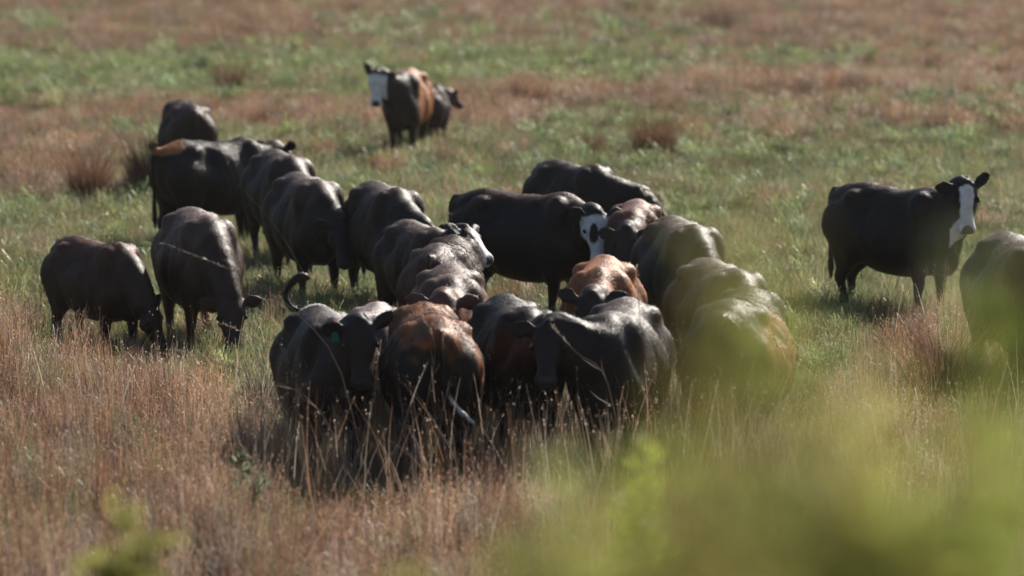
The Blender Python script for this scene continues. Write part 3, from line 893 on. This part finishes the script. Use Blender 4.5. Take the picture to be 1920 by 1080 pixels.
class PB:
    def __init__(self): self.V = []; self.F = []; self.C = []
    def leaf(self, p, d, L_, W_, c, r):
        d = np.array(d, float); d /= np.linalg.norm(d)
        a = r.normal(size=3); sd = np.cross(d, a); sd /= np.linalg.norm(sd); nn = np.cross(sd, d)
        p = np.array(p, float); j = len(self.V)
        prof = [(0, .08, 0), (.3, .9, .04), (.6, .85, .05), (1.0, .06, -.06)]
        for t, w_, up in prof:
            cc = p + d * L_ * t + nn * up * L_
            self.V += [cc - sd * W_ * .5 * w_, cc + sd * W_ * .5 * w_]; self.C += [c, c]
        for k_ in range(3): self.F.append((j + 2 * k_, j + 2 * k_ + 1, j + 2 * k_ + 3, j + 2 * k_ + 2))
    def tube(self, pts, r0, r1, c, ns=5):
        pts = [np.array(p, float) for p in pts]; n = len(pts); j = len(self.V)
        for i_, p in enumerate(pts):
            d = pts[min(i_ + 1, n - 1)] - pts[max(i_ - 1, 0)]; d, s_, u_ = frame_from(d)
            rad = r0 + (r1 - r0) * i_ / (n - 1)
            for q in range(ns):
                a = 2 * math.pi * q / ns
                self.V.append(p + s_ * math.cos(a) * rad + u_ * math.sin(a) * rad); self.C.append(c)
        for i_ in range(n - 1):
            for q in range(ns):
                q2 = (q + 1) % ns
                self.F.append((j + i_ * ns + q, j + i_ * ns + q2, j + (i_ + 1) * ns + q2, j + (i_ + 1) * ns + q))
    def petal_ball(self, p, rad, c, r, n=7):
        for _ in range(n):
            d = r.normal(size=3); d[2] = abs(d[2])
            self.leaf(p, d, rad, rad * .7, c, r)
    def build(self, name, mat, parent=None, loc=None):
        V = np.array(self.V)
        if loc is not None: V = V - np.array(loc)
        o = mesh_obj(name, V, self.F, mat, parent, smooth=False)
        a = o.data.color_attributes.new('bcol', 'FLOAT_COLOR', 'POINT')
        a.data.foreach_set('color', np.hstack([np.array(self.C), np.ones((len(self.C), 1))]).ravel())
        return o

def bush(name, label, cat, px, top, y, halfw, depth, nst, nleaf, L_, W_, cols, seed, group=None, flowers=0, upright=.5, droop=.0, low=.35, bias=.8, petal=(.6, .6, .57)):
    """leafy plant rooted on the bank: px/top give where its crown shows, y its distance"""
    r = np.random.default_rng(seed)
    tp = at_dist(px, top, y); y = tp.y; base = np.array([tp.x, y, float(zg(tp.x, y)) - .02]); H = tp.z - base[2]
    st, lf, fl = PB(), PB(), []
    for i_ in range(nst):
        ang = r.uniform(0, 6.28); rr = math.sqrt(r.uniform())
        tx = base[0] + halfw * rr * math.cos(ang); ty = base[1] + depth * rr * math.sin(ang)
        hz = H * (1 - .30 * rr ** 1.5) * r.uniform(.80, 1.0)
        if i_ == 0: tx, ty, hz = base[0], base[1], H
        b0 = base + np.array([r.normal() * .03, r.normal() * .03, 0])
        pts = [b0 + (np.array([tx, ty, base[2] + hz]) - b0) * t + np.array([0, 0, 1]) * .12 * H * math.sin(math.pi * t) * .5 + r.normal(size=3) * .012 * H for t in np.linspace(0, 1, 9)]
        st.tube(pts, .0045, .0018, (.13, .10, .06))
        m = nleaf // nst
        for _ in range(m):
            t = low + (1 - low) * r.uniform() ** bias; f = t * 8; i0 = min(int(f), 7); p = pts[i0] + (pts[i0 + 1] - pts[i0]) * (f - i0)
            off = r.normal(size=3) * np.array([1, 1, .7]) * halfw * .16
            a2 = r.uniform(0, 6.28)
            d = np.array([math.cos(a2), math.sin(a2), upright + r.normal() * .35 - droop])
            c = np.array(cols[r.integers(0, len(cols))]) * r.uniform(.7, 1.3)
            lf.leaf(p + off, d, L_ * r.uniform(.6, 1.2), W_ * r.uniform(.7, 1.2), tuple(c), r)
            if r.uniform() < .35: st.tube([p, p + off * .5, p + off], .0016, .001, (.14, .13, .06), 4)
        for _ in range(flowers):
            if r.uniform() < .5:
                p = pts[r.integers(6, 9)] + r.normal(size=3) * halfw * .2
                f_ = PB(); f_.petal_ball(p, L_ * .4, petal, r); fl.append(f_)
    root = st.build(name, M_STALK, None, base); root.location = base
    lf.build('leaves', M_LEAF, root, base)
    for f_ in fl: f_.build('flower', M_LEAF, root, base)
    tag(root, label, cat, group)
    return root

YG = [(.37, .44, .09), (.31, .39, .09), (.42, .43, .12), (.26, .34, .08)]
OL = [(.26, .25, .07), (.33, .29, .09), (.20, .22, .07), (.34, .27, .10)]
DG = [(.10, .15, .06), (.14, .19, .07), (.08, .12, .06)]
FG = 'out of focus plants on the bank before the camera'
bush('leafy_bush', 'large out of focus yellow green bush filling the lower right', 'bush', 1420, 600, 5.2, .24, .3, 28, 2500, .055, .02, YG + OL, 101, FG, bias=1.1)
bush('leafy_bush', 'out of focus olive bush cut off by the right edge', 'bush', 1885, 520, 5.0, .12, .2, 13, 1250, .055, .022, YG + OL[:2], 102, FG)
bush('leafy_bush', 'blurred low green bush at the bottom centre right', 'bush', 1080, 950, 6.6, .26, .25, 20, 1500, .06, .022, YG + OL, 103, FG)
bush('leafy_twig', 'very blurred slender green twig veiling the nearest cow of the right row', 'twig', 1360, 400, 3.7, .095, .1, 6, 240, .05, .02, OL, 104, FG, low=.62)
bush('flowering_weed', 'upright bright green weed with small white flowers at lower centre', 'weed', 1205, 835, 17, .13, .15, 8, 800, .055, .020, [(.42, .5, .08), (.34, .42, .07)], 105, FG, flowers=3, upright=1.1)
bush('flowering_weed', 'dark leafy weed with white flowers in the bottom right corner', 'weed', 1800, 975, 13, .12, .15, 6, 300, .05, .018, DG, 106, FG, flowers=2)
bush('yellow_bush', 'small yellow green bush at the bottom left', 'bush', 240, 945, 15, .17, .1, 14, 1500, .045, .032, [(.28, .28, .08), (.22, .25, .07), (.32, .29, .08)], 107, FG)
bush('grey_weed', 'grey green weed standing in the brown grass at lower left of centre', 'weed', 455, 845, 34.5, .18, .18, 9, 600, .06, .02, [(.14, .17, .10), (.18, .20, .12)], 108, upright=1.0)
bush('yellow_flower', 'single small yellow flower in the brown grass near the bottom', 'flower', 670, 1000, 33.0, .02, .02, 1, 12, .06, .014, [(.2, .24, .06)], 109, upright=1.0, low=.2, flowers=4, petal=(.75, .62, .02))

def clump(px, py, h, w, n, cols, label, seed, name='grass_clump', cat='grass clump', lean=.34):
    r = np.random.default_rng(seed); g = at(px, py); base = np.array([g.x, g.y, float(zg(g.x, g.y)) - .02])
    b = PB()
    for _ in range(n):
        a = r.uniform(0, 6.28); rr = w * .5 * r.uniform() ** .7; p0 = base + np.array([rr * math.cos(a), rr * math.sin(a), 0])
        hh = h * r.uniform(.35, 1.1) * (1.15 - .6 * rr / w); ln = hh * lean * r.uniform(.3, 1.8); a2 = a + r.normal() * .6
        c = tuple(np.array(cols[r.integers(0, len(cols))]) * r.uniform(.65, 1.3))
        wd = .010 * r.uniform(.7, 1.5); wa = r.uniform(0, 3.14); j = len(b.V)
        for t in (0, .35, .7, 1.0):
            q = p0 + np.array([math.cos(a2) * ln * t * t, math.sin(a2) * ln * t * t, hh * t]); w2 = wd * (1 - .8 * t * t) * .5
            o_ = np.array([math.cos(wa), math.sin(wa), 0]) * w2
            b.V += [q - o_, q + o_]; b.C += [c, c]
        for k_ in range(3): b.F.append((j + 2 * k_, j + 2 * k_ + 1, j + 2 * k_ + 3, j + 2 * k_ + 2))
    o = b.build(name, M_STALK, None, base); o.location = base
    tag(o, label, cat, 'taller grass clumps standing out of the meadow')
RB = [(.20, .10, .06), (.16, .085, .06), (.24, .14, .08)]
clump(1226, 296, .80, .62, 700, RB, 'dark reddish brown grass clump on the green slope right of centre', 201)
clump(1108, 292, .50, .45, 260, RB + [(.2, .17, .1)], 'paler brown grass clump left of the dark reddish clump', 202)
clump(432, 178, .75, .55, 420, RB, 'brown grass clump with a dark shadow above the rearmost left cow', 203)
clump(166, 385, .95, .42, 520, [(.27, .15, .09), (.22, .13, .08)], 'narrow upright brown grass clump at the left edge of the meadow', 204)
clump(292, 372, 1.05, .75, 700, [(.19, .115, .08), (.15, .09, .065)], 'broad dusky grass clump beside the orange patched cow in the left row', 205)
clump(1345, 70, .95, .7, 260, [(.08, .06, .045), (.14, .09, .06)], 'dark dead weed stalks near the top of the photo', 206, lean=.4)
clump(1180, 62, .8, .6, 220, [(.30, .24, .12), (.2, .16, .08)], 'pale leaning weed stalks near the top, left of the dark ones', 207, lean=.5)
clump(1700, 705, .55, .5, 360, RB, 'reddish grass clump in front of the lone blazed cow', 208)
clump(1770, 790, .95, .55, 420, RB, 'tall reddish brown grass clump at lower right', 209)
clump(985, 815, .72, .35, 420, [(.26, .17, .12), (.22, .15, .11)], 'tan grass clump before the black cow right of the orange rump', 210)
clump(490, 800, .55, .4, 330, [(.07, .06, .055), (.1, .08, .07)], 'dark grey grass clump left of the curled tail cow', 211)

def stalk(pts, label, seed, c=(.34, .28, .22), head=True, r0=.004):
    """long leaning dry stalk through (pixel x, pixel y, distance) points, rooted in the ground"""
    r = np.random.default_rng(seed)
    P = [np.array(at_dist(*p)) for p in pts]
    b0 = P[0].copy(); b0[2] = float(zg(b0[0], b0[1])) - .02; P[0] = b0
    Q = interp_rows(P, 16); b = PB(); b.tube(Q, r0, r0 * .45, c)
    if head:
        for _ in range(46):
            t = r.uniform(.72, 1.0) * 15; i_ = min(int(t), 14); p = Q[i_] + (Q[i_ + 1] - Q[i_]) * (t - i_)
            d = (Q[i_ + 1] - Q[i_]) / np.linalg.norm(Q[i_ + 1] - Q[i_]) + r.normal(size=3) * .35
            b.leaf(p, d, .028, .007, tuple(np.array(c) * r.uniform(.9, 1.6)), r)
    for _ in range(3):
        i_ = r.integers(2, 9); d = (Q[i_ + 1] - Q[i_]) / np.linalg.norm(Q[i_ + 1] - Q[i_]) + r.normal(size=3) * .3 + np.array([0, 0, -.2])
        b.leaf(Q[i_], d, r.uniform(.15, .28), .008, tuple(np.array(c) * .9), r)
    o = b.build('dry_stalk', M_STALK, None, b0); o.location = b0
    tag(o, label, 'dry stalk', 'long leaning dry stalks')
stalk([(700, 862, 37), (640, 700, 37), (560, 590, 37), (470, 525, 37), (400, 492, 37), (305, 455, 37)], 'long dry stalk arching left across the stout dark brown cow', 301)
stalk([(690, 900, 36.5), (600, 770, 36.5), (470, 700, 36.5), (330, 655, 36.5)], 'dry stalk leaning left low in front of the two left cows', 302)
stalk([(640, 740, 44), (590, 560, 44), (520, 430, 44), (445, 345, 44)], 'reddish stalk leaning left before the left row of cattle', 303, c=(.40, .26, .20), head=False, r0=.0022)
stalk([(560, 780, 40), (530, 690, 40), (470, 630, 40), (395, 600, 40)], 'pale stalk with a seed head pointing left at the stout cow legs', 304)
stalk([(1180, 880, 37), (1140, 720, 37), (1080, 660, 37), (1035, 610, 37)], 'dry stalk leaning left across the glossy backed cow', 305)
stalk([(1080, 860, 38), (1040, 700, 38), (1025, 600, 38), (1020, 535, 38)], 'tall thin stalk rising before the head of the glossy backed cow', 306)
stalk([(1195, 870, 38), (1215, 700, 38), (1200, 600, 38), (1195, 500, 38)], 'tall thin stalk rising right of the glossy backed cow', 307)
stalk([(760, 880, 37.5), (800, 760, 37.5), (815, 650, 37.5), (790, 590, 37.5)], 'dry stalk standing before the orange rump', 308)

# ---------------------------------------------------------------- thin even haze, added to lift the dark tones
def haze_box():
    x, y0, y1, z0, z1 = 190, -70, 900, -1.6, 9.0
    V = [(-x, y0, z0), (x, y0, z0), (x, y1, z0), (-x, y1, z0), (-x, y0, z1), (x, y0, z1), (x, y1, z1), (-x, y1, z1)]
    F = [(3, 2, 1, 0), (4, 5, 6, 7), (0, 1, 5, 4), (1, 2, 6, 5), (2, 3, 7, 6), (3, 0, 4, 7)]
    m, N, L = new_mat('haze')
    out = N.new('ShaderNodeOutputMaterial'); v = N.new('ShaderNodeVolumePrincipled')
    v.inputs['Color'].default_value = (.9, .88, .9, 1); v.inputs['Density'].default_value = .00012; v.inputs['Anisotropy'].default_value = .3
    L.new(v.outputs[0], out.inputs['Volume'])
    o = mesh_obj('haze', V, F, m, smooth=False); o['kind'] = 'stuff'; o['label'] = 'thin even haze added over the meadow'; o['category'] = 'haze'
haze_box()
